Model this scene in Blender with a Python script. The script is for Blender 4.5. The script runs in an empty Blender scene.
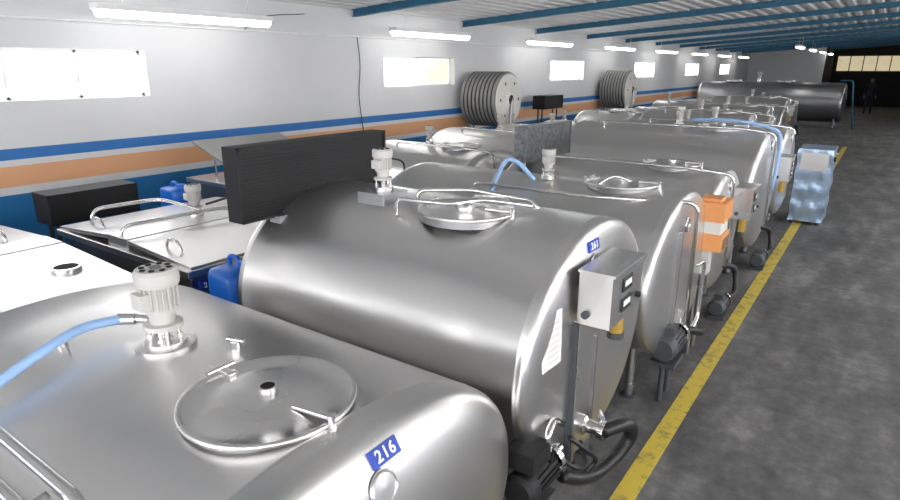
import bpy, math, random
from mathutils import Vector, Matrix
random.seed(7)
C = bpy.context.scene.collection
cos, sin, pi = math.cos, math.sin, math.pi

# ---------------------------------------------------------------- materials
def new_mat(name):
    m = bpy.data.materials.new(name); m.use_nodes = True
    nt = m.node_tree
    return m, nt, nt.nodes['Principled BSDF']
def pmat(name, col, rough=0.5, metal=0.0, emis=None, es=0.0, var=0.06, vscale=6.0, bump=0.0, bscale=40, coat=0):
    m, nt, b = new_mat(name)
    tc = nt.nodes.new('ShaderNodeTexCoord')
    n = nt.nodes.new('ShaderNodeTexNoise'); n.inputs['Scale'].default_value = vscale; n.inputs['Detail'].default_value = 4
    nt.links.new(tc.outputs['Object'], n.inputs['Vector'])
    mx = nt.nodes.new('ShaderNodeMix'); mx.data_type = 'RGBA'
    c1 = [max(0, c*(1-var*2)) for c in col]; c2 = [min(1, c*(1+var*2)) for c in col]
    mx.inputs['A'].default_value = (*c1, 1); mx.inputs['B'].default_value = (*c2, 1)
    nt.links.new(n.outputs['Fac'], mx.inputs['Factor'])
    nt.links.new(mx.outputs['Result'], b.inputs['Base Color'])
    b.inputs['Roughness'].default_value = rough; b.inputs['Metallic'].default_value = metal
    if coat: b.inputs['Coat Weight'].default_value = coat
    if emis:
        b.inputs['Emission Color'].default_value = (*emis, 1); b.inputs['Emission Strength'].default_value = es
    if bump:
        n2 = nt.nodes.new('ShaderNodeTexNoise'); n2.inputs['Scale'].default_value = bscale
        nt.links.new(tc.outputs['Object'], n2.inputs['Vector'])
        bp = nt.nodes.new('ShaderNodeBump'); bp.inputs['Strength'].default_value = bump; bp.inputs['Distance'].default_value = 0.01
        nt.links.new(n2.outputs['Fac'], bp.inputs['Height']); nt.links.new(bp.outputs['Normal'], b.inputs['Normal'])
    return m
def steel(name, col, r0, r1, sc=(2, 30, 30)):
    m, nt, b = new_mat(name)
    tc = nt.nodes.new('ShaderNodeTexCoord')
    n2 = nt.nodes.new('ShaderNodeTexNoise'); n2.inputs['Scale'].default_value = 1.6; n2.inputs['Detail'].default_value = 2
    nt.links.new(tc.outputs['Object'], n2.inputs['Vector'])
    mr = nt.nodes.new('ShaderNodeMapRange'); mr.inputs['From Min'].default_value = 0.3; mr.inputs['From Max'].default_value = 0.7
    mr.inputs['To Min'].default_value = r0; mr.inputs['To Max'].default_value = r1
    nt.links.new(n2.outputs['Fac'], mr.inputs['Value']); nt.links.new(mr.outputs['Result'], b.inputs['Roughness'])
    mx = nt.nodes.new('ShaderNodeMix'); mx.data_type = 'RGBA'
    mx.inputs['A'].default_value = (*[c*0.96 for c in col], 1); mx.inputs['B'].default_value = (*[min(1, c*1.04) for c in col], 1)
    nt.links.new(n2.outputs['Fac'], mx.inputs['Factor']); nt.links.new(mx.outputs['Result'], b.inputs['Base Color'])
    b.inputs['Metallic'].default_value = 1
    return m
M = {}
M['steel'] = steel('brushed_stainless', (0.76, 0.745, 0.73), 0.29, 0.36)
M['lid'] = steel('lid_stainless', (0.78, 0.765, 0.75), 0.25, 0.32)
M['chrome'] = pmat('polished_pipe', (0.78, 0.77, 0.76), 0.16, 1.0, var=0.02)
M['dsteel'] = steel('dull_steel', (0.42, 0.42, 0.43), 0.34, 0.42)
M['flaplid'] = pmat('grey_flap_lid', (0.3, 0.3, 0.29), 0.5, 0.5, var=0.05)
M['coil'] = pmat('grey_coiled_hose', (0.24, 0.24, 0.23), 0.5, var=0.08)
M['motor'] = pmat('motor_grey_paint', (0.56, 0.54, 0.51), 0.45, var=0.05)
M['black'] = pmat('black_paint', (0.006, 0.006, 0.007), 0.6, var=0.05)
M['rubber'] = pmat('black_rubber', (0.012, 0.012, 0.012), 0.42, var=0.1)
M['dgrey'] = pmat('dark_grey_motor', (0.06, 0.066, 0.072), 0.45, var=0.1)
M['hole'] = pmat('dark_hole', (0.01, 0.008, 0.008), 0.8)
M['bluehose'] = pmat('blue_hose', (0.33, 0.52, 0.82), 0.3, var=0.05)
M['blueplas'] = pmat('blue_plastic', (0.01, 0.14, 0.6), 0.35, var=0.1)
M['film'] = pmat('blue_film_wrap', (0.38, 0.5, 0.66), 0.3, 0.6, var=0.25, vscale=7, bump=0.6, bscale=9)
M['orange'] = pmat('orange_paint', (0.85, 0.36, 0.12), 0.4, var=0.05)
M['cream'] = pmat('cream_paint', (0.75, 0.74, 0.68), 0.5, var=0.04)
M['brass'] = pmat('amber_filter', (0.5, 0.32, 0.07), 0.35, 0.3, var=0.1)
M['white'] = pmat('white_label', (0.86, 0.85, 0.82), 0.6, var=0.03, vscale=30)
M['plate'] = pmat('blue_number_plate', (0.01, 0.05, 0.42), 0.4, var=0.03)
M['txt'] = pmat('white_lettering', (0.9, 0.9, 0.9), 0.5, var=0.0)
M['screen'] = pmat('display', (0.03, 0.04, 0.04), 0.2, var=0.1)
M['mesh'] = pmat('galvanised_mesh', (0.2, 0.21, 0.22), 0.35, 0.8, var=0.5, vscale=22, bump=0.3, bscale=60)
M['beam'] = pmat('blue_beam_paint', (0.02, 0.13, 0.23), 0.5, var=0.1)
M['deck'] = pmat('galvanised_deck', (0.78, 0.78, 0.77), 0.55, 0.0, var=0.08, vscale=1.5)
M['tube'] = pmat('lamp_diffuser', (0.9, 0.9, 0.9), 0.5, emis=(1, 0.99, 0.96), es=14)  # glow of the added tube row out of view
M['tubew'] = pmat('lamp_diffuser_wall_row', (0.9, 0.9, 0.9), 0.5, emis=(1, 0.99, 0.96), es=6)
M['pane'] = pmat('window_glass_daylight', (0.9, 0.9, 0.9), 0.3, emis=(0.96, 0.98, 1), es=5.0)
M['panewarm'] = pmat('window_glass_warm', (0.6, 0.5, 0.3), 0.3, emis=(1, 0.85, 0.55), es=0.45, var=0.3, vscale=2)
M['panepale'] = pmat('window_glass_pale', (0.7, 0.65, 0.5), 0.3, emis=(1, 0.9, 0.68), es=0.6, var=0.2, vscale=2)
M['panebig'] = pmat('window_glass_large', (0.9, 0.9, 0.9), 0.3, emis=(0.98, 0.98, 1), es=7.5)  # glow for the added windows in the right and front walls
M['frame'] = pmat('window_frame_white', (0.85, 0.85, 0.85), 0.5)
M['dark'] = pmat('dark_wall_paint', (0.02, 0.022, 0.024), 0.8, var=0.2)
M['skin'] = pmat('skin', (0.25, 0.15, 0.11), 0.6)
M['cloth'] = pmat('navy_workwear', (0.008, 0.01, 0.02), 0.8)
M['hair'] = pmat('dark_hair', (0.02, 0.014, 0.01), 0.7)

def wall_material():
    m, nt, b = new_mat('painted_wall_stripes')
    g = nt.nodes.new('ShaderNodeNewGeometry'); s = nt.nodes.new('ShaderNodeSeparateXYZ')
    nt.links.new(g.outputs['Position'], s.inputs[0])
    dv = nt.nodes.new('ShaderNodeMath'); dv.operation = 'DIVIDE'; dv.inputs[1].default_value = 4
    nt.links.new(s.outputs['Z'], dv.inputs[0])
    r = nt.nodes.new('ShaderNodeValToRGB'); r.color_ramp.interpolation = 'CONSTANT'
    W = (0.7, 0.702, 0.71, 1); B = (0.015, 0.17, 0.42, 1); B2 = (0.03, 0.17, 0.48, 1); O = (0.8, 0.42, 0.22, 1)
    cr = r.color_ramp
    cr.elements[0].position = 0; cr.elements[0].color = B
    cr.elements[1].position = 1.03/4; cr.elements[1].color = W
    for z, c in ((1.10, O), (1.31, W), (1.375, B2), (1.475, W)):
        e = cr.elements.new(z/4); e.color = c
    nt.links.new(dv.outputs[0], r.inputs[0])
    n = nt.nodes.new('ShaderNodeTexNoise'); n.inputs['Scale'].default_value = 1.2; n.inputs['Detail'].default_value = 8
    nt.links.new(g.outputs['Position'], n.inputs['Vector'])
    mr = nt.nodes.new('ShaderNodeMapRange'); mr.inputs['To Min'].default_value = 0.92; mr.inputs['To Max'].default_value = 1.06
    nt.links.new(n.outputs['Fac'], mr.inputs['Value'])
    mx = nt.nodes.new('ShaderNodeMix'); mx.data_type = 'RGBA'; mx.blend_type = 'MULTIPLY'; mx.inputs['Factor'].default_value = 1
    nt.links.new(r.outputs[0], mx.inputs['A']); nt.links.new(mr.outputs['Result'], mx.inputs['B'])
    nt.links.new(mx.outputs['Result'], b.inputs['Base Color']); b.inputs['Roughness'].default_value = 0.6
    return m
M['wall'] = wall_material()
def floor_material():
    m, nt, b = new_mat('worn_concrete_floor')
    g = nt.nodes.new('ShaderNodeNewGeometry')
    n = nt.nodes.new('ShaderNodeTexNoise'); n.inputs['Scale'].default_value = 0.9; n.inputs['Detail'].default_value = 9; n.inputs['Roughness'].default_value = 0.65
    n2 = nt.nodes.new('ShaderNodeTexNoise'); n2.inputs['Scale'].default_value = 9; n2.inputs['Detail'].default_value = 10; n2.inputs['Roughness'].default_value = 0.75
    mp = nt.nodes.new('ShaderNodeMapping'); mp.inputs['Scale'].default_value = (3, 0.8, 1); mp.inputs['Rotation'].default_value = (0,0,0.5)
    n3 = nt.nodes.new('ShaderNodeTexNoise'); n3.inputs['Scale'].default_value = 1.6; n3.inputs['Detail'].default_value = 7
    for k in (n, n2): nt.links.new(g.outputs['Position'], k.inputs['Vector'])
    nt.links.new(g.outputs['Position'], mp.inputs['Vector']); nt.links.new(mp.outputs['Vector'], n3.inputs['Vector'])
    a = nt.nodes.new('ShaderNodeMath'); a.operation = 'ADD'; a2 = nt.nodes.new('ShaderNodeMath'); a2.operation = 'ADD'
    nt.links.new(n.outputs['Fac'], a.inputs[0]); nt.links.new(n2.outputs['Fac'], a.inputs[1])
    nt.links.new(a.outputs[0], a2.inputs[0]); nt.links.new(n3.outputs['Fac'], a2.inputs[1])
    mr = nt.nodes.new('ShaderNodeMapRange'); mr.inputs['From Min'].default_value = 1.15; mr.inputs['From Max'].default_value = 1.9
    nt.links.new(a2.outputs[0], mr.inputs['Value'])
    r = nt.nodes.new('ShaderNodeValToRGB'); cr = r.color_ramp
    cr.elements[0].position = 0; cr.elements[0].color = (0.05, 0.049, 0.049, 1)
    cr.elements[1].position = 1; cr.elements[1].color = (0.27, 0.265, 0.26, 1)
    e = cr.elements.new(0.5); e.color = (0.125, 0.123, 0.122, 1)
    nt.links.new(mr.outputs['Result'], r.inputs[0]); nt.links.new(r.outputs[0], b.inputs['Base Color'])
    b.inputs['Roughness'].default_value = 0.6
    bp = nt.nodes.new('ShaderNodeBump'); bp.inputs['Strength'].default_value = 0.25; bp.inputs['Distance'].default_value = 0.01
    nt.links.new(n2.outputs['Fac'], bp.inputs['Height']); nt.links.new(bp.outputs['Normal'], b.inputs['Normal'])
    return m
M['floor'] = floor_material()
def line_material():
    m, nt, b = new_mat('worn_yellow_line_paint')
    g = nt.nodes.new('ShaderNodeNewGeometry')
    n = nt.nodes.new('ShaderNodeTexNoise'); n.inputs['Scale'].default_value = 9; n.inputs['Detail'].default_value = 9; n.inputs['Roughness'].default_value = 0.7
    nt.links.new(g.outputs['Position'], n.inputs['Vector'])
    r = nt.nodes.new('ShaderNodeValToRGB'); cr = r.color_ramp
    cr.elements[0].position = 0.32; cr.elements[0].color = (0.22, 0.19, 0.07, 1)
    cr.elements[1].position = 0.5; cr.elements[1].color = (0.66, 0.5, 0.07, 1)
    nt.links.new(n.outputs['Fac'], r.inputs[0]); nt.links.new(r.outputs[0], b.inputs['Base Color'])
    b.inputs['Roughness'].default_value = 0.6
    return m
M['yline'] = line_material()

# ---------------------------------------------------------------- mesh builder
class MB:
    def __init__(s): s.v = []; s.f = []; s.m = []; s.s = []; s.names = []
    def mi(s, k):
        if k not in s.names: s.names.append(k)
        return s.names.index(k)
    def add(s, vs, fs, mat, smooth):
        o = len(s.v); s.v += [tuple(p) for p in vs]; i = s.mi(mat)
        for f in fs: s.f.append([o+k for k in f]); s.m.append(i); s.s.append(smooth)
    def box(s, lo, hi, mat, rot=None, piv=None):
        x0, y0, z0 = lo; x1, y1, z1 = hi
        vs = [Vector(p) for p in ((x0,y0,z0),(x1,y0,z0),(x1,y1,z0),(x0,y1,z0),(x0,y0,z1),(x1,y0,z1),(x1,y1,z1),(x0,y1,z1))]
        if rot:
            pv = Vector(piv) if piv else (Vector(lo)+Vector(hi))/2
            vs = [pv + rot @ (p-pv) for p in vs]
        s.add(vs, [(0,3,2,1),(4,5,6,7),(0,1,5,4),(1,2,6,5),(2,3,7,6),(3,0,4,7)], mat, False)
    def rev(s, c, prof, mat, axis=(0,0,1), seg=28, smooth=True, crisp=True):
        ax = Vector(axis).normalized()
        t = Vector((1,0,0)) if abs(ax.x) < 0.9 else Vector((0,1,0))
        e1 = ax.cross(t).normalized(); e2 = ax.cross(e1)
        c = Vector(c)
        def ring(r, h): return [c + ax*h + (e1*cos(2*pi*k/seg) + e2*sin(2*pi*k/seg))*r for k in range(seg)]
        if crisp:
            for (r0,h0),(r1,h1) in zip(prof, prof[1:]):
                vs = ring(r0,h0)+ring(r1,h1)
                s.add(vs, [(k,(k+1)%seg,seg+(k+1)%seg,seg+k) for k in range(seg)], mat, smooth)
        else:
            vs = []
            for r,h in prof: vs += ring(r,h)
            fs = []
            for j in range(len(prof)-1):
                for k in range(seg): fs.append((j*seg+k, j*seg+(k+1)%seg, (j+1)*seg+(k+1)%seg, (j+1)*seg+k))
            s.add(vs, fs, mat, smooth)
    def cyl(s, p0, p1, r, mat, seg=16, r1=None):
        p0 = Vector(p0); p1 = Vector(p1); L = (p1-p0).length
        r1 = r if r1 is None else r1
        s.rev(p0, [(0.0001,0),(r,0),(r1,L),(0.0001,L)], mat, (p1-p0), seg)
    def tube(s, pts, r, mat, seg=10, sub=6, closed=False):
        P = [Vector(p) for p in pts]; out = []
        n = len(P)
        rng = range(n if closed else n-1)
        for i in rng:
            if closed: a,b,c,d = P[(i-1)%n],P[i],P[(i+1)%n],P[(i+2)%n]
            else: a,b,c,d = P[max(i-1,0)],P[i],P[i+1],P[min(i+2,n-1)]
            for k in range(sub):
                t = k/sub
                out.append(0.5*((2*b)+(-a+c)*t+(2*a-5*b+4*c-d)*t*t+(-a+3*b-3*c+d)*t**3))
        if not closed: out.append(P[-1])
        N = len(out); vs = []; 
        tan = [(out[min(i+1,N-1)]-out[max(i-1,0)]).normalized() if not closed else (out[(i+1)%N]-out[(i-1)%N]).normalized() for i in range(N)]
        u = tan[0].cross(Vector((0,0,1)))
        if u.length < 0.1: u = tan[0].cross(Vector((0,1,0)))
        u.normalize()
        for i in range(N):
            u = (u - tan[i]*u.dot(tan[i])).normalized(); w = tan[i].cross(u)
            vs += [out[i]+(u*cos(2*pi*k/seg)+w*sin(2*pi*k/seg))*r for k in range(seg)]
        fs = []
        for i in range(N if closed else N-1):
            j = (i+1)%N
            for k in range(seg): fs.append((i*seg+k, i*seg+(k+1)%seg, j*seg+(k+1)%seg, j*seg+k))
        if not closed:
            fs.append(tuple(range(seg))[::-1]); fs.append(tuple((N-1)*seg+k for k in range(seg)))
        s.add(vs, fs, mat, True)
    def pipe(s, pts, r, mat, bend=0.05, seg=10):
        P = [Vector(p) for p in pts]; q = [P[0]]
        for i in range(1, len(P)-1):
            a = (P[i-1]-P[i]); b = (P[i+1]-P[i]); bd = min(bend, a.length*0.45, b.length*0.45)
            A = P[i]+a.normalized()*bd; B = P[i]+b.normalized()*bd
            for t in (0, .25, .5, .75, 1): q.append(A*(1-t)**2 + P[i]*2*t*(1-t) + B*t*t)
        q.append(P[-1])
        s.tube(q, r, mat, seg, 1)
    def obj(s, name, parent=None, bevel=0.0):
        me = bpy.data.meshes.new(name); me.from_pydata(s.v, [], s.f)
        for k in s.names: me.materials.append(M[k])
        me.polygons.foreach_set('material_index', s.m); me.polygons.foreach_set('use_smooth', s.s)
        me.update()
        o = bpy.data.objects.new(name, me); C.objects.link(o)
        if parent: o.parent = parent
        if bevel:
            b = o.modifiers.new('bevel', 'BEVEL'); b.width = bevel; b.segments = 2; b.limit_method = 'ANGLE'; b.angle_limit = math.radians(50)
        return o
def empty(name, loc=(0,0,0)):
    e = bpy.data.objects.new(name, None); C.objects.link(e); return e
def text(body, loc, size, parent, rot=(pi/2,0,pi/2), mat='txt', name='number_lettering'):
    cu = bpy.data.curves.new(name, 'FONT'); cu.body = body; cu.size = size; cu.align_x = 'CENTER'; cu.align_y = 'CENTER'
    cu.extrude = 0.0008; cu.offset = size*0.02; cu.space_character = 1.15
    cu.materials.append(M[mat])
    o = bpy.data.objects.new(name, cu); C.objects.link(o); o.location = loc; o.rotation_euler = rot; o.parent = parent
    return o

# ---------------------------------------------------------------- reusable parts
def agitator(mb, x, y, z, k=1.0, mat='motor', elbow=True):
    R = lambda prof, m, c=(x,y,z): mb.rev(c, [(r*k, h*k) for r,h in prof], m)
    R([(0.001,0.02),(0.085,0.02),(0.085,0.0),(0.085,-0.03)], 'lid')
    for a in range(4):
        t = a*pi/2+pi/4
        px, py = x+cos(t)*0.06*k, y+sin(t)*0.06*k
        mb.cyl((px,py,z+0.01*k),(px,py,z+0.09*k), 0.008*k, 'chrome', 8)
        mb.cyl((px,py,z+0.03*k),(px,py,z+0.045*k), 0.014*k, 'chrome', 6)
    R([(0.02,0.0),(0.02,0.09)], 'chrome')
    R([(0.001,0.08),(0.078,0.08),(0.078,0.10),(0.05,0.103),(0.055,0.15),(0.066,0.152),(0.066,0.29),(0.001,0.29)], mat)
    for a in range(20):
        t = a*2*pi/20; rot = Matrix.Rotation(t, 3, 'Z')
        mb.box((x+0.062*k,y-0.003*k,z+0.17*k),(x+0.078*k,y+0.003*k,z+0.275*k), mat, rot, (x,y,z))
    mb.box((x-0.04*k,y-0.1*k,z+0.18*k),(x+0.04*k,y-0.05*k,z+0.25*k), mat)
    R([(0.084,0.27),(0.088,0.285),(0.088,0.325),(0.078,0.34),(0.001,0.342)], mat)
    for a in range(8):
        t = a*pi/4; 
        mb.rev((x+cos(t)*0.054*k,y+sin(t)*0.054*k,z+0.3385*k), [(0.001,0.006*k),(0.012*k,0.006*k),(0.012*k,0)], 'hole', seg=10)
    mb.rev((x,y,z+0.34*k), [(0.001,0.006*k),(0.022*k,0.006*k),(0.022*k,0)], 'dgrey', seg=14)
def manlid(mb, x, y, z, r, vent=True, clamp=True):
    mb.rev((x,y,z-0.05), [(r*0.97,0),(r*0.97,0.045)], 'dsteel', seg=56)
    mb.rev((x,y,z), [(r*1.0,-0.014),(r*1.025,-0.010),(r*1.025,0.0),(r,0.005),(r*0.965,0.003),(r*0.95,0.0),(r*0.6,0.010),(r*0.25,0.016),(0.001,0.018)], 'lid', seg=64, crisp=False)
    if vent:
        mb.rev((x,y,z+0.013), [(0.03,0),(0.03,0.022),(0.022,0.022),(0.022,0.004)], 'chrome')
        mb.rev((x,y,z+0.013), [(0.001,0.01),(0.023,0.01)], 'hole')
    if clamp:
        mb.box((x-r-0.03,y-0.012,z-0.02),(x-r+0.09,y+0.012,z+0.02),'lid')
        mb.cyl((x-r+0.02,y-0.05,z+0.018),(x-r+0.02,y+0.05,z+0.018),0.009,'chrome',10)
        mb.box((x+r-0.13,y-0.014,z+0.012),(x+r+0.03,y+0.014,z+0.024),'lid', Matrix.Rotation(0.15,3,'Z'))
        mb.cyl((x+r+0.015,y,z-0.03),(x+r+0.015,y,z+0.034),0.014,'chrome',12)
def surfz(T, y):
    q = min(abs(y-T['yc'])/T['a'], 0.999)
    return T['zc'] + T['b']*(1-q**T['n'])**(1/T['n'])
def facex(T, y, z):
    r = ((abs(y-T['yc'])/T['a'])**T['n'] + (abs(z-T['zc'])/T['b'])**T['n'])**(1/T['n'])
    r = min(r, 0.9999)
    return T['x1'] - T['L'] + T['L']*(1-r**T['m'])**(1/T['m'])
def vessel(T, parent, mat='steel', band=False):
    a,b,n,L,m,yc,zc = T['a'],T['b'],T['n'],T['L'],T['m'],T['yc'],T['zc']
    seg = 96; mb = MB()
    st = []
    K = 14
    for i in range(K+1):
        ph = (i/K)*pi/2
        r = sin(ph)**(2/m) if i else 0.0008; xo = cos(ph)**(2/m) if i < K else 0
        st.append((r, xo))
    rings = [(T['x0']+L-L*xo, r) for r,xo in st]
    xa, xb = T['x0']+L, T['x1']-L
    rings += [(xa+0.012,1.0),(xa+0.015,1.002),(xa+0.023,1.002),(xa+0.026,1.0)]
    for i in range(1, 6): rings.append((xa+(xb-xa)*i/6, 1.0))
    rings += [(xb-0.026,1.0),(xb-0.023,1.002),(xb-0.015,1.002),(xb-0.012,1.0)]
    rings += [(T['x1']-L+L*xo, r) for r,xo in reversed(st)]
    vs = []
    for x, r in rings:
        for k in range(seg):
            t = 2*pi*k/seg; cy, cz = cos(t), sin(t)
            vs.append((x, yc+r*a*math.copysign(abs(cy)**(2/n), cy), zc+r*b*math.copysign(abs(cz)**(2/n), cz)))
    fs = []
    for j in range(len(rings)-1):
        for k in range(seg): fs.append((j*seg+k, (j+1)*seg+k, (j+1)*seg+(k+1)%seg, j*seg+(k+1)%seg))
    mb.add(vs, fs, mat, True)
    o = mb.obj('vessel', parent)
    lg = MB()
    nx = 2 if T['x1']-T['x0'] < 3 else 4
    for i in range(nx):
        x = T['x0']+L+0.12 + (T['x1']-T['x0']-2*L-0.24)*i/(nx-1)
        for sg in (-1,1):
            y = yc+sg*a*0.55; zt = zc - b*(1-0.55**n)**(1/n)
            lg.cyl((x,y,0.02),(x,y,zt+0.03),0.03,'dsteel',14)
            lg.cyl((x,y,0.0),(x,y,0.02),0.055,'dgrey',14)
            lg.cyl((x,y,0.08),(x,y,0.11),0.038,'chrome',8)
        zt = zc - b*(1-0.55**n)**(1/n)
        lg.box((x-0.025,yc-a*0.55,zt-0.06),(x+0.025,yc+a*0.55,zt-0.01),'dsteel')
    lg.obj('support_legs', parent, 0.003)
    return o
def plate(T, parent, num, y, z, w=0.13, h=0.055):
    e = 0.02
    dz = (facex(T,y,z+e)-facex(T,y,z-e))/(2*e); dy = (facex(T,y+e,z)-facex(T,y-e,z))/(2*e)
    nrm = Vector((1,-dy,-dz)).normalized()
    p = Vector((facex(T,y,z),y,z)) + nrm*0.004
    ex = Vector((0,1,0)); ex = (ex-nrm*ex.dot(nrm)).normalized(); ez = nrm.cross(ex)
    R = Matrix((ex,ez,nrm)).transposed()
    mb = MB(); q = [p+ex*sx*w/2+ez*sy*h/2+nrm*o for o in (-0.006,0.003) for sx,sy in ((-1,-1),(1,-1),(1,1),(-1,1))]
    mb.add(q, [(3,2,1,0),(4,5,6,7),(0,1,5,4),(1,2,6,5),(2,3,7,6),(3,0,4,7)], 'plate', False)
    mb.obj('number_plate', parent)
    text(num, p+nrm*0.005, h*0.95, parent, R.to_euler())
def porthole(mb, T, y, z, r):
    e = 0.02
    dz = (facex(T,y,z+e)-facex(T,y,z-e))/(2*e); dy = (facex(T,y+e,z)-facex(T,y-e,z))/(2*e)
    nrm = Vector((1,-dy,-dz)).normalized(); p = Vector((facex(T,y,z),y,z))
    mb.rev(p, [(r*1.06,0.003),(r*1.06,-0.02)], 'dgrey', nrm, 32)
    mb.rev(p, [(r*1.06,0.003),(r,0.003),(r,0.008),(r*0.9,0.012),(r*0.84,0.007),(0.001,0.009)], 'lid', nrm, 32)
def condenser(mb, x, y0, y1, z0, z1, mat='black', th=0.13):
    mb.box((x-th,y0,z0),(x,y1,z1),mat)
    f = 0.018
    mb.box((x,y0,z0),(x+0.012,y1,z0+f),mat); mb.box((x,y0,z1-f),(x+0.012,y1,z1),mat)
    mb.box((x,y0,z0),(x+0.012,y0+f,z1),mat); mb.box((x,y1-f,z0),(x+0.012,y1,z1),mat)
    n = int((z1-z0-0.06)/0.02)
    for i in range(n):
        z = z0+0.03+i*0.02
        mb.box((x,y0+f,z),(x+0.003,y1-f,z+0.006),mat)
    k = 2 if (y1-y0) > 0.7 else 1
    for i in range(k):
        yc = y0+(y1-y0)*(i+0.5)/k; r = (z1-z0)*0.42
        mb.rev((x-th,yc,(z0+z1)/2), [(r,0),(r,0.05),(r*0.95,0.05),(r*0.95,0.01)], mat, (-1,0,0), 28)
        mb.rev((x-th,yc,(z0+z1)/2), [(0.001,0.04),(r*0.3,0.04),(r*0.3,0)], 'dgrey', (-1,0,0), 16)
        for j in range(6):
            t = j*pi/3; mb.cyl((x-th-0.045,yc,(z0+z1)/2),(x-th-0.045,yc+r*cos(t),(z0+z1)/2+r*sin(t)),0.004,mat,6)
def controlbox(mb, x0, x1, y0, y1, z0, z1, mat='lid', disp=True):
    mb.box((x0,y0,z0),(x1,y1,z1),mat)
    mb.box((x0-0.005,y0-0.008,z1),(x1+0.012,y1+0.008,z1+0.012),mat)
    if disp:
        ym = y0+(y1-y0)*0.30; w = (y1-y0)*0.3; h = (z1-z0)*0.26
        for zz in (z1-h*1.6, z1-h*3.1):
            mb.box((x1,ym,zz),(x1+0.008,ym+w,zz+h),'screen')
            mb.box((x1+0.008,ym+w*0.15,zz+h*0.35),(x1+0.01,ym+w*0.85,zz+h*0.8),'white')
        mb.cyl((x1,y0+(y1-y0)*0.82,z0+(z1-z0)*0.3),(x1+0.02,y0+(y1-y0)*0.82,z0+(z1-z0)*0.3),0.014,'black',12)
        mb.cyl((x0+0.04,y0,z0+0.05),(x0+0.04,y0-0.015,z0+0.05),0.018,'dgrey',12)
def pumpset(mb, x, y, z=0.0, k=1.0, mat='dgrey', dirx=False):
    L = 0.26*k; r = 0.075*k; zc = z+0.12*k
    mb.box((x-0.07*k,y-0.1*k,z),(x+0.07*k,y+0.1*k,z+0.03*k),'dgrey')
    mb.box((x-0.02*k,y-0.06*k,z+0.02*k),(x+0.02*k,y+0.06*k,zc),'dgrey')
    mb.rev((x,y-L/2,zc), [(0.001,0),(r*0.8,0),(r,0.02*k),(r,L*0.3),(r*0.88,L*0.3),(r*0.88,L),(0.001,L)], mat, (0,1,0), 24)
    for a in range(18):
        t = a*2*pi/18; rot = Matrix.Rotation(t,3,'Y')
        mb.box((x+r*0.85,y-L*0.18,zc-0.003),(x+r,y+L*0.48,zc+0.003),mat,rot,(x,y,zc))
    mb.rev((x,y+L/2,zc), [(r*1.1,0),(r*1.1,0.03*k),(r*0.8,0.06*k),(0.03*k,0.065*k),(0.03*k,0.12*k),(0.001,0.12*k)], 'chrome', (0,1,0), 24)
    mb.box((x-0.035*k,y-0.05*k,zc+r*0.9),(x+0.035*k,y+0.05*k,zc+r*1.5),mat)

def mk(x0,x1,yc,a,top,bot,n=2.0,L=0.1,m=3.2):
    return dict(x0=x0,x1=x1,yc=yc,a=a,zc=(top+bot)/2,b=(top-bot)/2,n=n,L=L,m=m)

# ---------------------------------------------------------------- ROOM
XL, XR, Y0, Y1 = -7.0, 6.0, -5.0, 40.0
def ceilz(x): return 2.96+0.067*(x+7)
mb = MB(); mb.box((XL-0.3,Y0-0.3,-0.1),(XR+0.3,47,0),'floor'); mb.obj('floor')
mb = MB(); mb.box((-0.875,-1.5,0.0),(-0.76,21.5,0.004),'yline'); mb.obj('yellow_floor_line')
wins = [(-4.45,-2.35),(1.77,3.85),(7.95,10.02),(14.2,16.25),(20.4,22.5),(26.6,28.7),(32.8,34.9)]
mb = MB(); zt = 3.3
mb.box((XL-0.25,Y0,0),(XL,Y1,1.94),'wall'); mb.box((XL-0.25,Y0,2.44),(XL,Y1,zt),'wall')
ys = [Y0]+[v for w in wins for v in w]+[Y1]
for i in range(0,len(ys),2): mb.box((XL-0.25,ys[i],1.94),(XL,ys[i+1],2.44),'wall')
mb.obj('wall_left')
for i,(a,b) in enumerate(wins):
    mb = MB(); x = XL-0.14
    mb.box((x-0.02,a,1.94),(x,b,2.44),'pane')
    f = 0.03
    for (p,q,r,s) in ((a,b,1.94,1.94+f),(a,b,2.44-f,2.44)): mb.box((x,p,r),(x+0.02,q,s),'frame')
    for k in range(4 if i==1 else 3):
        nn = 3 if i==1 else 2
        yy = a+(b-a-f)*k/nn; mb.box((x,yy,1.94),(x+0.02,yy+f,2.44),'frame')
    if i == 2: mb.box((x+0.001,(a+b)/2+0.03,1.98),(x+0.01,b-0.04,2.40),'panepale')
    mb.obj('window_%d'%(i+1))
mb = MB(); vs=[]; x = XL-0.25; prof=[]
while x < XR+0.3:
    z = ceilz(x)+0.16
    prof += [(x,z),(x+0.10,z),(x+0.13,z+0.045),(x+0.21,z+0.045)]
    x += 0.24
n = len(prof)
for Y in (Y0-0.3, 47): vs += [(px,Y,pz) for px,pz in prof]
mb.add(vs, [(k,k+1,n+k+1,n+k) for k in range(n-1)], 'deck', False)
mb.obj('ceiling')
for i in range(17):
    Y = -4.8 + 3.02*i + 0.0
    if Y > 46: break
    mb = MB()
    za, zb = ceilz(XL), ceilz(XR)
    def bar(z0o,z1o,hw):
        vs = [(XL,Y-hw,za+z0o),(XR,Y-hw,zb+z0o),(XR,Y+hw,zb+z0o),(XL,Y+hw,za+z0o),(XL,Y-hw,za+z1o),(XR,Y-hw,zb+z1o),(XR,Y+hw,zb+z1o),(XL,Y+hw,za+z1o)]
        mb.add(vs, [(0,3,2,1),(4,5,6,7),(0,1,5,4),(1,2,6,5),(2,3,7,6),(3,0,4,7)],'beam',False)
    bar(0.05,0.062,0.045); bar(0.062,0.148,0.006); bar(0.148,0.16,0.045)
    mb.obj('ceiling_beam')
mb = MB(); mb.box((XL-0.25,Y1,0),(-3.2,Y1+0.2,4.2),'wall'); mb.obj('wall_back')
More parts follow.
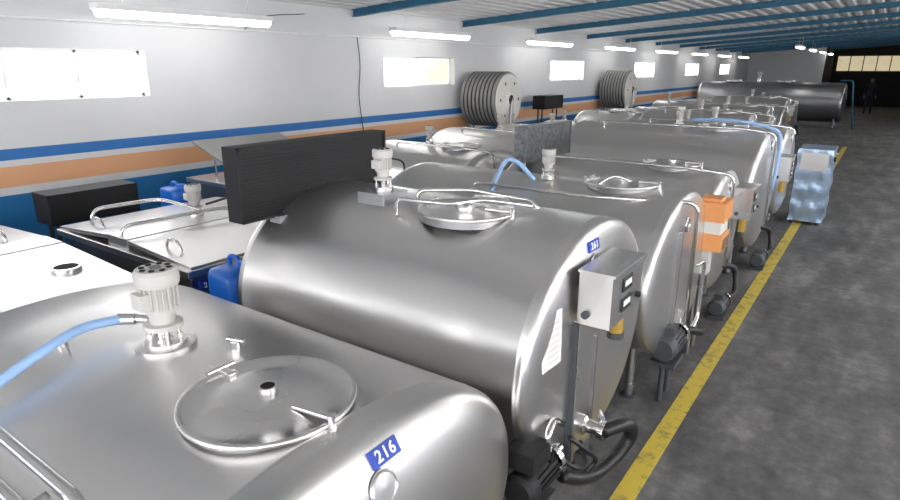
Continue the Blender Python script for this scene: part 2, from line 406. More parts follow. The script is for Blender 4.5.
mb = MB(); mb.box((-3.4,Y1+0.2,0),(-3.2,46.0,4.2),'dark'); mb.obj('wall_recess')
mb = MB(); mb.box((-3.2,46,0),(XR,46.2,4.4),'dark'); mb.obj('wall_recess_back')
mb = MB()
mb.box((-3.0,45.94,2.05),(2.5,45.99,2.95),'panewarm')
for k in range(9):
    xx = -3.0+5.5*k/8; mb.box((xx-0.025,45.9,2.05),(xx+0.025,45.94,2.95),'dark')
mb.box((-3.0,45.9,2.02),(2.55,45.94,2.08),'dark'); mb.obj('window_8')
mb = MB(); fill_wins = [(-4,-1),(0.5,3.5),(5,8),(9.5,12.5),(15,18),(22,25)]  # right-wall windows are out of view, added to light the hall
mb.box((XR,Y0,0),(XR+0.25,46,1.2),'wall'); mb.box((XR,Y0,3.2),(XR+0.25,46,4.3),'wall')
ys = [Y0]+[v for w in fill_wins for v in w]+[46]
for i in range(0,len(ys),2): mb.box((XR,ys[i],1.2),(XR+0.25,ys[i+1],3.2),'wall')
mb.obj('wall_right')
for i,(a,b) in enumerate(fill_wins):
    mb = MB(); x = XR+0.12
    mb.box((x,a,1.2),(x+0.02,b,3.2),'panebig' if i < 4 else 'pane')
    for k in range(4): yy=a+(b-a-0.05)*k/3; mb.box((x-0.04,yy,1.2),(x,yy+0.05,3.2),'frame')
    mb.box((x-0.04,a,2.2),(x,b,2.25),'frame'); mb.obj('window_%d'%(i+9))
mb = MB()
mb.box((XL-0.25,Y0-0.25,0),(-5.5,Y0,4.3),'wall'); mb.box((4.5,Y0-0.25,0),(XR+0.25,Y0,4.3),'wall')
mb.box((-5.5,Y0-0.25,0),(4.5,Y0,1.5),'wall'); mb.box((-5.5,Y0-0.25,3.0),(4.5,Y0,4.3),'wall'); mb.obj('wall_front')
mb = MB(); mb.box((-5.5,Y0-0.14,1.5),(4.5,Y0-0.12,3.0),'panebig')  # window band behind the camera, added as fill light
for k in range(9): xx=-5.5+9.95*k/8; mb.box((xx,Y0-0.12,1.5),(xx+0.05,Y0-0.08,3.0),'frame')
mb.obj('window_16')

def lamp(x, y, L, z, mt='tube', bare=False):
    mb = MB()
    if bare:
        mb.box((x-0.05,y,z+0.02),(x+0.05,y+L,z+0.06),'frame')
        for dx in (-0.11,0.11):
            mb.cyl((x+dx,y+0.06,z),(x+dx,y+L-0.06,z),0.025,mt,12)
            for Y in (y+0.02,y+L-0.06): mb.box((min(x,x+dx)-0.01,Y,z-0.02),(max(x,x+dx)+0.01,Y+0.04,z+0.04),'frame')
    else:
        mb.box((x-0.08,y,z),(x+0.08,y+L,z+0.06),'frame')
        n = 10; vs=[]; 
        for Y in (y+0.03, y+L-0.03):
            vs += [(x+0.075*cos(pi+pi*k/n), Y, z+0.07*sin(pi+pi*k/n)) for k in range(n+1)]
        mb.add(vs, [(k,k+1,n+2+k,n+1+k) for k in range(n)]+[tuple(range(n+1)),tuple(range(n+1,2*n+2))], mt, True)
    for Y in (y+0.3, y+L-0.3): mb.cyl((x,Y,z+0.05),(x,Y,ceilz(x)+0.158),0.006,'frame',6)
    mb.obj('fluorescent_lamp')
for k in range(8): lamp(-6.45, 3.1+4.45*k-0.0, 2.1, 2.80,'tubew')
lamp(-6.45,-1.4,2.1,2.8,'tubew')
for k in range(8): lamp(2.2, -3.5+4.6*k, 2.6, 3.1,'tube',True)  # unseen row of bare tubes, added to brighten ceiling and tank tops
for k in range(4): lamp(-3.0, 26+4.5*k, 1.6, 3.0,'tubew')
mb = MB(); mb.pipe([(XL+0.03,-2,2.72),(XL+0.03,20,2.72)],0.012,'frame')
mb.tube([(XL+0.03,7.3,2.72),(XL+0.05,7.32,2.3),(XL+0.04,7.28,1.8),(XL+0.05,7.35,1.2)],0.008,'dgrey')
mb.tube([(XL+0.03,5.2,2.72),(XL+0.05,5.5,2.9),(XL+0.08,6.2,2.98)],0.006,'dgrey')
mb.obj('electrical_conduit')

# ---------------------------------------------------------------- TANK 1 (216)
T1 = mk(-3.1,-0.92,0.98,0.94,1.275,0.15,n=2.15,L=0.2,m=2.5)
e = empty('milk_cooling_tank'); vessel(T1, e)
mb = MB()
manlid(mb,-1.40,1.01,1.288,0.262)
mb.cyl((-1.80,1.18,1.25),(-1.80,1.18,1.295),0.018,'chrome',10); mb.cyl((-1.83,1.17,1.3),(-1.76,1.19,1.3),0.01,'chrome',8)
mb.rev((-2.35,0.82,1.24),[(0.02,0),(0.02,0.05),(0.001,0.05)],'chrome')
mb.obj('manhole_lid', e, 0.003)
mb = MB(); agitator(mb,-2.02,1.04,1.28,0.86)
mb.rev((-2.02,1.04,1.24),[(0.105,0),(0.105,0.045),(0.001,0.05)],'lid')
mb.obj('agitator_motor', e, 0.002)
mb = MB()
mb.pipe([(-2.15,1.07,1.25),(-2.15,1.07,1.335),(-2.24,1.0,1.335)],0.017,'chrome',0.05)
mb.cyl((-2.2,1.03,1.335),(-2.25,0.99,1.335),0.022,'chrome',12)
mb.tube([(-2.24,1.0,1.335),(-2.25,0.86,1.345),(-2.2,0.7,1.325),(-2.16,0.5,1.26),(-2.14,0.3,1.13),(-2.13,0.1,0.85),(-2.12,0.0,0.5)],0.018,'bluehose')
mb.obj('wash_hose', e)
mb = MB()
for dy,dz in ((0.36,0.045),(0.28,0.02),(0.2,0.0)):
    y = T1['yc']-0.92+dy+0.05; z = surfz(T1,y)+0.045
    mb.pipe([(-2.85,y,z-0.1),(-2.85,y,z),(-1.45,y,z),(-1.45,y,z-0.1)],0.02,'chrome',0.06,12)
for x in (-2.7,-2.1,-1.6):
    mb.tube([(x,T1['yc']-0.92+0.4,surfz(T1,0.46)+0.0),(x,0.34,surfz(T1,0.34)+0.02),(x,0.22,surfz(T1,0.22)+0.02)],0.012,'dsteel')
mb.obj('refrigerant_pipes', e)
plate(T1,e,'216',1.085,1.205,0.115,0.052)
mb = MB(); porthole(mb,T1,1.04,1.13,0.052); mb.obj('inspection_port', e)
mb = MB()
pumpset(mb,-1.0,1.25,0.0,0.9)
mb.obj('wash_pump', e)

# ---------------------------------------------------------------- TANK 2 (261)
T2 = mk(-2.95,-0.98,2.67,0.72,1.555,0.33,n=2.05,L=0.07,m=3.8)
e = empty('milk_cooling_tank'); vessel(T2, e)
mb = MB()
lx, ly = -1.68, 2.52; lz = surfz(T2,ly)+0.012
manlid(mb,lx,ly,lz,0.25,vent=False,clamp=True)
mb.pipe([(lx-0.34,ly-0.16,lz-0.05),(lx-0.34,ly-0.16,lz+0.04),(lx-0.02,ly-0.13,lz+0.045),(lx+0.06,ly+0.06,lz+0.045),(lx+0.33,ly+0.1,lz+0.04)],0.012,'chrome',0.06)
mb.pipe([(lx-0.34,ly+0.02,lz-0.05),(lx-0.34,ly+0.02,lz+0.055),(lx-0.1,ly+0.2,lz+0.055),(lx+0.28,ly+0.24,lz+0.03),(lx+0.3,ly+0.24,lz-0.1)],0.012,'chrome',0.06)
mb.box((lx-0.05,ly+0.13,lz+0.0),(lx+0.12,ly+0.25,lz+0.04),'lid')
mb.rev((lx+0.02,ly-0.05,lz+0.01),[(0.05,0),(0.05,0.03),(0.001,0.035)],'chrome')
mb.obj('manhole_lid', e, 0.003)
mb = MB(); az = surfz(T2,2.5)
mb.box((-2.36,2.42,az-0.08),(-2.16,2.62,az+0.045),'dsteel'); agitator(mb,-2.26,2.53,az+0.055,0.66); mb.obj('agitator_motor', e, 0.003)
mb = MB(); condenser(mb,-2.8,1.96,3.16,1.42,1.84,'black',0.12)
for y in (2.2,2.26): mb.cyl((-2.79,y,surfz(T2,y)-0.06),(-2.79,y,1.43),0.014,'lid',10)
for y in (3.0,3.06): mb.cyl((-2.79,y,surfz(T2,y)-0.06),(-2.79,y,1.43),0.014,'lid',10)
mb.box((-2.83,2.17,surfz(T2,2.2)-0.05),(-2.74,2.29,surfz(T2,2.23)+0.0),'dsteel')
mb.obj('condenser_radiator', e, 0.004)
mb = MB()
controlbox(mb,-0.96,-0.81,2.32,2.71,1.17,1.41)
mb.box((-1.02,2.42,1.2),(-0.95,2.64,1.3),'dsteel')
mb.cyl((-0.89,2.64,1.02),(-0.89,2.64,1.17),0.035,'brass',16); mb.cyl((-0.89,2.64,1.14),(-0.89,2.64,1.18),0.04,'dgrey',16)
mb.cyl((-0.89,2.64,1.0),(-0.89,2.64,1.03),0.04,'dgrey',16)
mb.obj('control_box', e, 0.005)
mb = MB()
pts=[]
for yy in (2.06,2.22):
    for zz in (1.02,1.27): pts.append((facex(T2,yy,zz)+0.005,yy,zz))
mb.add([pts[0],pts[2],pts[3],pts[1]],[(0,1,2,3)],'white',False)
for j in range(7):
    z = 1.05+j*0.028
    mb.add([(facex(T2,2.09,z)+0.007,2.09,z),(facex(T2,2.19,z)+0.007,2.19,z),(facex(T2,2.19,z)+0.007,2.19,z+0.003),(facex(T2,2.09,z)+0.007,2.09,z+0.003)],[(0,1,2,3)],'motor',False)
mb.obj('data_label', e)
plate(T2,e,'261',2.54,1.47,0.11,0.05)
mb = MB(); porthole(mb,T2,2.54,1.385,0.045)
mb.box((-0.99,2.33,0.42),(-0.955,2.345,1.16),'dgrey'); mb.box((-0.99,2.355,0.42),(-0.955,2.38,1.16),'lid')
mb.box((-0.99,2.60,0.45),(-0.965,2.62,1.0),'dsteel')
mb.obj('end_fittings', e, 0.003)
mb = MB()
mb.rev((-1.0,2.50,0.56),[(0.05,0),(0.05,0.05),(0.035,0.06),(0.035,0.12),(0.05,0.12),(0.05,0.15),(0.001,0.15)],'chrome',(1,0,0))
mb.cyl((-0.88,2.50,0.56),(-0.88,2.50,0.66),0.01,'chrome'); mb.cyl((-0.88,2.50,0.66),(-0.84,2.42,0.68),0.012,'chrome')
mb.tube([(-0.86,2.50,0.56),(-0.81,2.58,0.57),(-0.78,2.67,0.53),(-0.79,2.69,0.44),(-0.83,2.6,0.36),(-0.87,2.46,0.34),(-0.9,2.33,0.38),(-0.95,2.24,0.43)],0.034,'rubber',14)
mb.tube([(-0.95,2.3,0.6),(-0.88,2.36,0.52),(-0.86,2.42,0.44),(-0.92,2.36,0.36),(-0.97,2.42,0.4)],0.012,'rubber')
mb.tube([(-0.97,2.2,0.56),(-0.88,2.24,0.5),(-0.88,2.34,0.47),(-0.95,2.44,0.5)],0.011,'rubber')
mb.obj('drain_hose', e)
mb = MB(); pumpset(mb,-1.0,2.03,0.4,1.05,'black')
mb.box((-1.08,1.92,0.62),(-0.94,2.08,0.71),'black')
mb.box((-1.06,1.94,0.0),(-0.94,2.12,0.4),'dgrey')
mb.pipe([(-0.97,2.12,0.55),(-0.95,2.06,0.74),(-0.97,2.16,0.76),(-0.99,2.3,0.66)],0.018,'chrome',0.05)
mb.obj('wash_pump', e, 0.004)
# ---------------------------------------------------------------- TANK 3
T3 = mk(-3.4,-0.98,4.27,0.75,1.43,0.27,L=0.07,m=3.8)
e = empty('milk_cooling_tank'); vessel(T3, e)
mb = MB(); lx,ly=-1.5,4.3; lz=surfz(T3,ly)+0.02; manlid(mb,lx,ly,lz,0.26)
mb.tube([(lx-0.1,ly-0.2,lz+0.0),(lx-0.02,ly-0.1,lz+0.05),(lx+0.1,ly,lz+0.0)],0.008,'chrome'); mb.obj('manhole_lid', e, 0.003)
mb = MB(); agitator(mb,-2.05,4.2,surfz(T3,4.2)+0.02,0.62)
mb.tube([(-2.12,4.1,1.43),(-2.2,4.0,1.56),(-2.28,3.95,1.58),(-2.34,3.9,1.43),(-2.34,3.8,1.3)],0.018,'bluehose'); mb.obj('agitator_motor', e, 0.002)
mb = MB()
y=3.95; z=surfz(T3,y)+0.03
mb.pipe([(-2.5,y-0.1,z-0.1),(-2.5,y-0.1,z),(-1.6,y-0.1,z),(-0.92,y+0.22,z-0.02),(-0.92,y+0.27,0.5)],0.014,'chrome',0.08)
mb.pipe([(-0.92,4.35,0.9),(-0.9,4.5,0.9),(-0.9,4.5,0.45),(-0.9,4.3,0.4)],0.014,'chrome',0.06)
mb.box((-0.99,4.02,0.4),(-0.96,4.05,1.2),'dsteel')
porthole(mb,T3,4.2,1.22,0.05)
mb.obj('wash_pipework', e)
mb = MB(); pumpset(mb,-0.97,4.0,0.27,1.2)
for dy in (-0.08,0.08): mb.cyl((-0.97,4.0+dy,0),(-0.97,4.0+dy,0.28),0.02,'dgrey',8)
mb.tube([(-0.97,4.24,0.41),(-0.9,4.32,0.41),(-0.86,4.44,0.36),(-0.88,4.57,0.33)],0.03,'rubber')
mb.cyl((-0.97,4.26,0.41),(-0.97,4.28,0.55),0.02,'chrome')
mb.obj('wash_pump', e, 0.003)
mb = MB()
ox,oy=-0.09,-0.05
mb.box((-0.97+ox,4.80+oy,1.13),(-0.76+ox,5.08+oy,1.28),'orange'); mb.box((-0.95+ox,4.82+oy,1.28),(-0.8+ox,4.98+oy,1.31),'orange')
mb.box((-0.96+ox,4.82+oy,1.03),(-0.78+ox,5.06+oy,1.13),'cream'); mb.box((-0.97+ox,4.80+oy,0.9),(-0.76+ox,5.08+oy,1.03),'orange')
for i in range(4): mb.box((-0.76+ox,4.83+oy,0.92+i*0.022),(-0.752+ox,5.05+oy,0.93+i*0.022),'dgrey')
mb.box((-0.94+ox,4.82+oy,0.7),(-0.84+ox,4.94+oy,0.9),'motor'); mb.cyl((-0.89+ox,4.88+oy,0.6),(-0.89+ox,4.88+oy,0.7),0.045,'dgrey')
mb.cyl((-0.92+ox,4.85+oy,0.0),(-0.92+ox,4.85+oy,0.7),0.018,'dsteel'); mb.cyl((-0.92+ox,5.02+oy,0.0),(-0.92+ox,5.02+oy,0.93),0.018,'dsteel')
mb.obj('orange_compressor_unit', e, 0.006)

# ---------------------------------------------------------------- generic tanks
def generic(x0,x1,yc,a,top,bot,motor=True,lid=True,box='lid',cond=None,n=2.05,L=0.09,hose=False,pump=True,leg=True,mat='steel',boxpos=None):
    T = mk(x0,x1,yc,a,top,bot,n=n,L=L,m=3.4)
    e = empty('milk_cooling_tank'); vessel(T,e,mat)
    mb = MB(); z = surfz(T,yc)
    if lid: manlid(mb,x1-0.55,yc,z+0.02,0.25)
    if motor: agitator(mb,x1-1.05,yc,z+0.02,0.62)
    mb.pipe([(x0+0.5,yc-0.3,surfz(T,yc-0.3)-0.02),(x0+0.5,yc-0.3,z+0.03),(x1-0.3,yc-0.3,z+0.03),(x1+0.03,yc-0.15,z-0.02),(x1+0.04,yc-0.1,0.5)],0.014,'chrome',0.08)
    mb.obj('lid_and_agitator', e, 0.002)
    mb = MB()
    if box:
        b0 = boxpos or (yc-0.25,T['zc']+0.05)
        controlbox(mb,x1+0.0,x1+0.16,b0[0],b0[0]+0.33,b0[1],b0[1]+0.28,box)
        mb.cyl((x1+0.08,b0[0]+0.15,b0[1]-0.15),(x1+0.08,b0[0]+0.15,b0[1]),0.035,'brass',14)
    if pump:
        pumpset(mb,x1+0.04,yc-0.1,0.0,1.0)
        mb.tube([(x1+0.04,yc+0.12,0.12),(x1+0.1,yc+0.3,0.14),(x1+0.06,yc+0.35,0.35),(x1-0.03,yc+0.1,0.45)],0.03,'rubber')
    porthole(mb,T,yc,T['zc']+T['b']*0.75,0.05)
    mb.obj('end_fittings', e, 0.004)
    if cond:
        mb = MB(); y0,y1,c = cond
        condenser(mb,x0+0.28,yc+y0,yc+y1,z-0.04,z+0.32,c)
        for y in (yc+y0+0.1,yc+y1-0.1): mb.cyl((x0+0.22,y,surfz(T,y)-0.03),(x0+0.22,y,z-0.02),0.015,'lid')
        mb.obj('condenser_radiator', e, 0.003)
    if hose:
        mb = MB(); mb.tube([(x1-0.9,yc,z+0.08),(x1-0.5,yc-0.1,z+0.1),(x1-0.1,yc+0.0,z+0.04),(x1+0.05,yc+0.1,z-0.1),(x1+0.05,yc+0.05,T['zc'])],0.02,'bluehose'); mb.obj('wash_hose', e)
    return T,e
generic(-3.15,-1.02,5.85,0.74,1.37,0.27,motor=False,cond=(-0.5,0.55,'mesh'),boxpos=(6.0,0.9))
generic(-3.35,-0.97,7.65,0.9,1.58,0.25,hose=True,box='lid',boxpos=(8.1,0.95))
generic(-3.4,-1.0,9.65,0.85,1.48,0.25,box=None,pump=False)
for i,(yy,tp,xx) in enumerate(((11.7,1.3,-1.9),(13.5,1.4,-2.1),(15.3,1.25,-2.0),(17.1,1.35,-2.3),(19.0,1.25,-2.2),(21,1.4,-2.4),(23,1.25,-2.4))):
    generic(xx-2.2,xx,yy,0.75,tp,0.25,box='lid' if i%2 else None)
generic(-5.6,-3.75,6.3,0.78,1.30,0.25,box=None,pump=False)
generic(-5.8,-3.75,8.1,0.8,1.33,0.25,box=None,pump=False)
generic(-5.8,-3.75,9.9,0.78,1.26,0.25,box=None,pump=False)
for i in range(7):
    generic(-5.85,-4.4,11.8+1.85*i,0.76,1.2+0.1*((i*2)%3)/2,0.25,box=None,pump=False,motor=(i%2==0))

def flat_tank(x0,x1,y0,y1,top,holes=(),motor=None,open_lid=False,num=None):
    e = empty('flat_top_milk_tank'); mb = MB()
    xm = (x0+x1)/2
    n = 10; w=(y1-y0)/2; yc=(y0+y1)/2; pts=[(y0,top-0.08),(y0,0.55)]
    for k in range(1,n): t=pi+pi*k/n; pts.append((yc+w*cos(t),0.55+0.35*sin(t)))
    pts += [(y1,0.55),(y1,top-0.08)]
    N=len(pts); vs=[(x0,)+p for p in pts]+[(x1,)+p for p in pts]
    mb.add(vs,[(k,N+k,N+k+1,k+1) for k in range(N-1)]+[tuple(range(N)),tuple(range(2*N-1,N-1,-1))],'dsteel',False)
    mb.box((x0-0.03,y0-0.03,top-0.10),(x1+0.03,y1+0.03,top-0.05),'steel')
    mb.obj('trough', e, 0.006)
    mb = MB()
    mb.box((xm-0.14,y0,top-0.05),(xm+0.14,y1,top+0.03),'steel')
    for sg in (-1,1):
        if open_lid and sg<0:
            mb.box((xm-0.16-1.05,y0,top+0.0),(xm-0.16,y0+1.2,top+0.025),'flaplid',Matrix.Rotation(0.34,3,'Y'),(xm-0.16,y0,top))
            mb.cyl((xm-0.9,y0+0.1,top-0.05),(xm-0.9,y0+0.1,top+0.26),0.012,'chrome',8)
            continue
        xa = xm+sg*0.15; xb = x1+0.02 if sg>0 else x0-0.02
        A,B=(xa,xb) if sg>0 else (xb,xa)
        za,zb=(top+0.025,top-0.03) if sg>0 else (top-0.03,top+0.025)
        th=0.03; q=[(A,y0,za-th),(B,y0,zb-th),(B,y1,zb-th),(A,y1,za-th),(A,y0,za),(B,y0,zb),(B,y1,zb),(A,y1,za)]
        mb.add(q,[(0,3,2,1),(4,5,6,7),(0,1,5,4),(1,2,6,5),(2,3,7,6),(3,0,4,7)],'steel',False)
        mb.tube([((A+B)/2-0.1,y0+0.12,top),((A+B)/2-0.05,y0+0.12,top+0.06),((A+B)/2+0.05,y0+0.12,top+0.06),((A+B)/2+0.1,y0+0.12,top)],0.01,'chrome')
    for hx,hy in holes:
        mb.rev((hx,hy,top-0.02),[(0.085,0),(0.085,0.035),(0.07,0.035),(0.07,0.02)],'chrome'); mb.rev((hx,hy,top),[(0.001,0.012),(0.076,0.012)],'hole')
    mb.obj('lids', e, 0.004)
    if motor:
        mb = MB(); agitator(mb,motor[0],motor[1],top+0.03,0.75)
        mx,my=motor
        mb.pipe([(mx-0.5,my-0.6,top-0.1),(mx-0.5,my-0.6,top+0.12),(mx-0.35,my-0.1,top+0.14),(mx+0.2,my-0.05,top+0.1)],0.014,'chrome',0.12)
        mb.pipe([(mx+0.15,my-0.7,top-0.1),(mx+0.15,my-0.7,top+0.1),(mx+0.3,my+0.1,top+0.12),(mx+0.4,my+0.3,top)],0.014,'chrome',0.1)
        mb.tube([(mx,my+0.1,top+0.1),(mx+0.3,my+0.3,top+0.2),(mx+0.6,my+0.3,top+0.2),(mx+0.7,my+0.2,top+0.05)],0.01,'rubber')
        mb.obj('agitator_motor', e, 0.002)
    mb = MB()
    for x in (x0+0.15,x1-0.15):
        for y in (y0+0.25,y1-0.25): mb.cyl((x,y,0),(x,y,0.5),0.03,'dgrey',12); mb.cyl((x,y,0),(x,y,0.02),0.05,'dgrey',12)
    mb.obj('support_legs', e)
    if num:
        mb = MB(); mb.box((x1+0.0,y0+0.05,top-0.2),(x1+0.035,y0+0.17,top-0.14),'plate'); mb.obj('number_plate', e)
        text(num,(x1+0.037,y0+0.11,top-0.17),0.05,e)
    return e
e0 = flat_tank(-5.9,-3.45,0.15,1.72,1.06,holes=((-3.98,1.5),))
flat_tank(-5.3,-3.5,2.02,3.45,1.05,motor=(-4.55,2.75),num='214')
flat_tank(-6.4,-3.85,3.85,5.35,1.1,open_lid=True,motor=(-4.7,4.6))
mb = MB(); 
for k in range(3): mb.pipe([(-5.8,1.3+0.08*k,1.0),(-5.8,1.3+0.08*k,1.10+0.02*k),(-4.9,1.38+0.06*k,1.10+0.02*k),(-4.9,1.38+0.06*k,1.0)],0.014,'chrome',0.06)
mb.obj('milk_transfer_pipes', e0)
mb = MB(); condenser(mb,-5.75,2.12,2.9,0.93,1.2,'black',0.3)
for y in (2.2,2.82):
    for x in (-6.0,-5.85): mb.cyl((x,y,0),(x,y,0.94),0.02,'dgrey',8)
mb.obj('condensing_unit', None, 0.005)
def jug(name,x,y,z,w,d,h,stand=None):
    mb = MB()
    def sec(sc,zz):
        pts=[]
        for k in range(24):
            t=2*pi*k/24; c,s_=cos(t),sin(t)
            pts.append((x+sc*w/2*math.copysign(abs(c)**0.45,c), y+sc*d/2*math.copysign(abs(s_)**0.45,s_), zz))
        return pts
    lv=[(0.001,0),(0.9,0),(1,0.03),(1,0.3),(0.97,0.32),(1,0.34),(1,0.78),(0.9,0.86),(0.5,0.9),(0.001,0.9)]
    vs=[]
    for sc,q in lv: vs+=sec(sc,z+q*h)
    mb.add(vs,[(j*24+k,j*24+(k+1)%24,(j+1)*24+(k+1)%24,(j+1)*24+k) for j in range(len(lv)-1) for k in range(24)],'blueplas',True)
    mb.cyl((x+w*0.22,y,z+h*0.88),(x+w*0.22,y,z+h*0.99),w*0.13,'blueplas',16)
    mb.tube([(x-w*0.3,y,z+h*0.87),(x-w*0.25,y,z+h*1.0),(x+0.0,y,z+h*1.0),(x+w*0.08,y,z+h*0.87)],w*0.05,'blueplas')
    if stand:
        mb.box((x-w*0.6,y-d*0.6,z-0.03),(x+w*0.6,y+d*0.6,z),'dgrey')
        for sx in (-1,1):
            for sy in (-1,1): mb.cyl((x+sx*w*0.5,y+sy*d*0.5,0),(x+sx*w*0.5,y+sy*d*0.5,z-0.02),0.015,'dgrey',8)
    mb.obj(name)
jug('blue_detergent_jug',-3.16,2.15,0.69,0.29,0.32,0.42,True)
jug('blue_detergent_jug',-5.6,3.22,0.88,0.3,0.26,0.28,True)

def wrapped(x0,x1,y0,y1,z0,z1):
    mb = MB()
    nx,ny,nz=8,8,20
    def P(i,j,k):
        x=x0+(x1-x0)*i/nx; y=y0+(y1-y0)*j/ny; z=z0+(z1-z0)*k/nz
        w=0.006*sin(23*z+7*y)+0.006*sin(31*x+19*z+11*y)
        return (x+(w if i==nx else (-w if i==0 else 0)), y+(w if j==ny else (-w if j==0 else 0)), z)
    def side(f,n1,n2):
        vs=[f(a,b) for a in range(n1+1) for b in range(n2+1)]
        mb.add(vs,[(a*(n2+1)+b,(a+1)*(n2+1)+b,(a+1)*(n2+1)+b+1,a*(n2+1)+b+1) for a in range(n1) for b in range(n2)],'film',True)
    side(lambda a,b:P(nx,a,b),ny,nz); side(lambda a,b:P(0,ny-a,b),ny,nz)
    side(lambda a,b:P(a,0,b),nx,nz); side(lambda a,b:P(nx-a,ny,b),nx,nz)
    side(lambda a,b:P(a,b,nz),nx,ny)
    mb.box((x0+0.02,y0+0.02,0.06),(x1-0.02,y1-0.02,z1-0.02),'lid')
    mb.box((x0+0.05,y0-0.03,z1-0.3),(x1-0.05,y0-0.016,z1-0.05),'lid')
    mb.cyl((x1,y0+0.12,z1-0.14),(x1+0.03,y0+0.12,z1-0.14),0.035,'black',14)
    mb.cyl((x1,y0+0.5,z1-0.1),(x1+0.03,y0+0.5,z1-0.1),0.02,'orange',14)
    for x in (x0+0.06,x1-0.06):
        for y in (y0+0.06,y1-0.06): mb.cyl((x,y,0),(x,y,0.08),0.03,'dgrey',10)
    mb.obj('film_wrapped_compressor_cabinet',None)
wrapped(-0.95,-0.5,10.2,10.9,0.05,1.12)

def coil(y, z, R, x0, x1):
    mb = MB(); n=9
    for i in range(n):
        x=x0+(x1-x0)*(i+0.5)/n; r=(x1-x0)/n*0.46
        for RR in (R-r, R-3*r):
            mb.tube([(x,y+RR*cos(2*pi*k/16),z+RR*sin(2*pi*k/16)) for k in range(16)],r,'coil',8,3,True)
    for i in range(n-1):
        x=x0+(x1-x0)*(i+1)/n
        mb.rev((x-0.01,y,z),[(R-0.01,0),(R-0.01,0.02)],'hole',(1,0,0),40)
    mb.rev((x1,y,z),[(0.09,0.06),(R*0.35,0.03),(R*0.9,0.02),(R*0.93,0),(R*0.9,-0.01)],'cream',(1,0,0),40)
    mb.rev((x1,y,z),[(0.001,0.02),(0.09,0.02),(0.09,0.06)],'dgrey',(1,0,0),20)
    for t in range(6):
        a=t*pi/3; mb.rev((x1+0.022,y+R*0.65*cos(a),z+R*0.65*sin(a)),[(0.001,0.008),(0.03,0.006)],'dgrey',(1,0,0),12)
    mb.cyl((x0-0.08,y,z),(x1+0.1,y,z),0.035,'dsteel')
    for x in (x0-0.05,x1+0.08):
        mb.cyl((x,y-0.2,0),(x,y,z),0.022,'dsteel',8); mb.cyl((x,y+0.2,0),(x,y,z),0.022,'dsteel',8)
    mb.obj('hose_reel')
coil(10.5,1.66,0.53,-6.85,-6.05)
coil(17.6,1.66,0.54,-6.85,-6.1)
mb = MB(); condenser(mb,-6.3,12.55,13.5,1.35,1.65,'black',0.3)
for y in (12.65,13.4):
    for x in (-6.5,-6.4): mb.cyl((x,y,0),(x,y,1.36),0.02,'dgrey',8)
mb.obj('condensing_unit',None,0.004)
T = mk(-6.8,-1.35,28.5,0.85,1.7,0.2,L=0.14)
e = empty('large_milk_silo_tank'); vessel(T,e,'dsteel')
mb = MB(); manlid(mb,-3.5,28.5,1.75,0.3); manlid(mb,-5.5,28.5,1.75,0.3); agitator(mb,-4.5,28.5,1.75,1.0); porthole(mb,T,28.5,1.2,0.2); mb.obj('lids',e)
mb = MB()
for y in (27.75,28.25):
    mb.pipe([(-0.95,y,0),(-1.2,y,1.8),(-1.6,y,1.8)],0.02,'beam',0.1)
for k in range(7):
    t=(k+1)/8; mb.cyl((-0.95-0.25*t,27.75,1.8*t),(-0.95-0.25*t,28.25,1.8*t),0.015,'beam',8)
mb.obj('access_ladder',e)

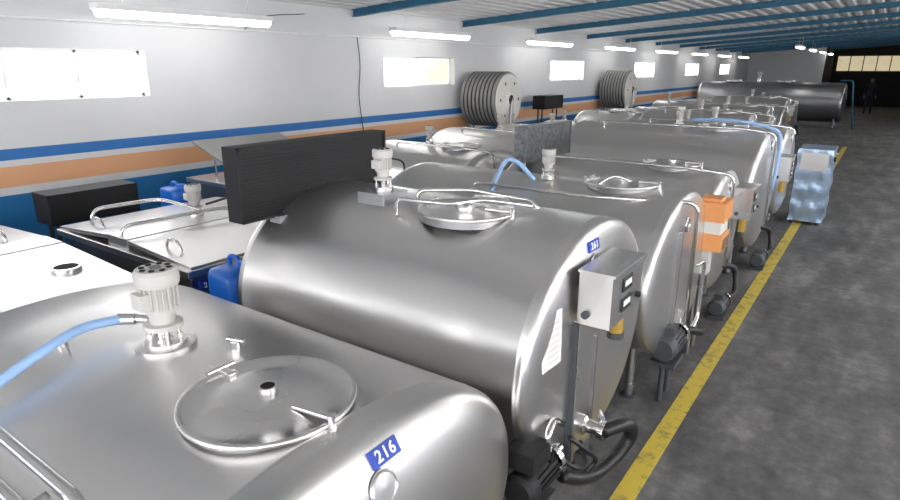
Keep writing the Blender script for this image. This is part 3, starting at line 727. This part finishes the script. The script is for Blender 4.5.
# ---------------------------------------------------------------- person (far, standing)
def person(px,py):
    e = empty('worker_standing')
    J = {'pel':(0,0,.95),'sp':(0,.01,1.15),'ch':(0,0,1.36),'nk':(0,0,1.48),'hd0':(0,-.01,1.56),
      'shl':(.19,0,1.42),'ell':(.25,.02,1.14),'wrl':(.24,-.08,.9),'shr':(-.19,0,1.42),'elr':(-.25,.02,1.14),'wrr':(-.24,-.08,.9),
      'hpl':(.1,0,.9),'knl':(.12,-.02,.5),'anl':(.12,.02,.09),'tol':(.13,-.16,.04),
      'hpr':(-.1,0,.9),'knr':(-.12,-.03,.5),'anr':(-.13,.02,.09),'tor':(-.14,-.16,.04)}
    R = {'pel':.15,'sp':.135,'ch':.15,'nk':.06,'hd0':.05,'shl':.07,'ell':.048,'wrl':.032,'shr':.07,'elr':.048,'wrr':.032,'hpl':.1,'knl':.065,'anl':.045,'tol':.04,'hpr':.1,'knr':.065,'anr':.045,'tor':.04}
    E=[('pel','sp'),('sp','ch'),('ch','nk'),('nk','hd0'),('ch','shl'),('shl','ell'),('ell','wrl'),('ch','shr'),('shr','elr'),('elr','wrr'),
       ('pel','hpl'),('hpl','knl'),('knl','anl'),('anl','tol'),('pel','hpr'),('hpr','knr'),('knr','anr'),('anr','tor')]
    ks=list(J); me=bpy.data.meshes.new('body'); me.from_pydata([(px+J[k][0],py+J[k][1],J[k][2]) for k in ks],[(ks.index(a),ks.index(b)) for a,b in E],[])
    me.materials.append(M['cloth']); o=bpy.data.objects.new('clothed_body',me); C.objects.link(o); o.parent=e
    sk=o.modifiers.new('skin','SKIN')
    for i,k in enumerate(ks):
        d=me.skin_vertices[0].data[i]; d.radius=(R[k],R[k]*(0.75 if k in('pel','sp','ch') else 1)); d.use_root=(k=='pel')
    ss=o.modifiers.new('sub','SUBSURF'); ss.levels=2; ss.render_levels=2
    mb=MB()
    prof=[(0.001,-.12),(.045,-.115),(.06,-.08),(.075,-.02),(.08,.03),(.07,.08),(.04,.11),(.001,.118)]
    mb.rev((px,py-.01,1.65),prof,'skin',(0,0,1),20,True,False)
    mb.rev((px,py+.008,1.665),[(.082,-.02),(.088,.03),(.076,.085),(.045,.115),(.001,.124)],'hair',(0,0,1),20,True,False)
    mb.rev((px,py-.085,1.64),[(.001,.03),(.01,.02),(.016,-.005),(.001,-.02)],'skin',(0,0,1),8,True,False)
    for sx in(-1,1):
        mb.rev((px+sx*.08,py,1.64),[(.001,.025),(.012,.01),(.01,-.02),(.001,-.03)],'skin',(0,0,1),8,True,False)
        mb.rev((px+sx*.03,py-.083,1.655),[(.001,.008),(.009,0),(.001,-.008)],'hole',(0,0,1),8,True,False)
        hx,hy,hz=px+sx*.24,py-.085,.88
        mb.tube([(hx,hy+.003,hz+.03),(hx,hy-.01,hz-.03),(hx,hy-.02,hz-.07)],.03,'skin',10)
        for f in range(4):
            fy=hy-.045+f*.02; Lf=(.07,.08,.085,.068)[f]
            mb.tube([(hx,fy,hz-.06),(hx-sx*.005,fy-.002,hz-.06-Lf*.5),(hx-sx*.02,fy,hz-.06-Lf)],.009,'skin',6)
        mb.tube([(hx,hy-.03,hz),(hx-sx*.005,hy-.06,hz-.03),(hx-sx*.01,hy-.065,hz-.065)],.01,'skin',6)
    mb.cyl((px,py-.005,1.49),(px,py-.01,1.58),.048,'skin')
    mb.obj('head_and_hands',e)
person(-0.8,38.0)

# ---------------------------------------------------------------- world / camera
w = bpy.data.worlds.new('world'); bpy.context.scene.world = w; w.use_nodes = True
w.node_tree.nodes['Background'].inputs[0].default_value = (0.7,0.8,1,1); w.node_tree.nodes['Background'].inputs[1].default_value = 0.5
cam = bpy.data.cameras.new('camera'); co = bpy.data.objects.new('camera', cam); C.objects.link(co)
co.location = (0,0,2.25); co.rotation_euler = (math.radians(73.13),0,math.radians(35.36))
cam.sensor_width = 36; cam.lens = 24; cam.clip_end = 200; cam.clip_start = 0.05
bpy.context.scene.camera = co
sc = bpy.context.scene
sc.view_settings.view_transform = 'Standard'; sc.view_settings.exposure = 0.2
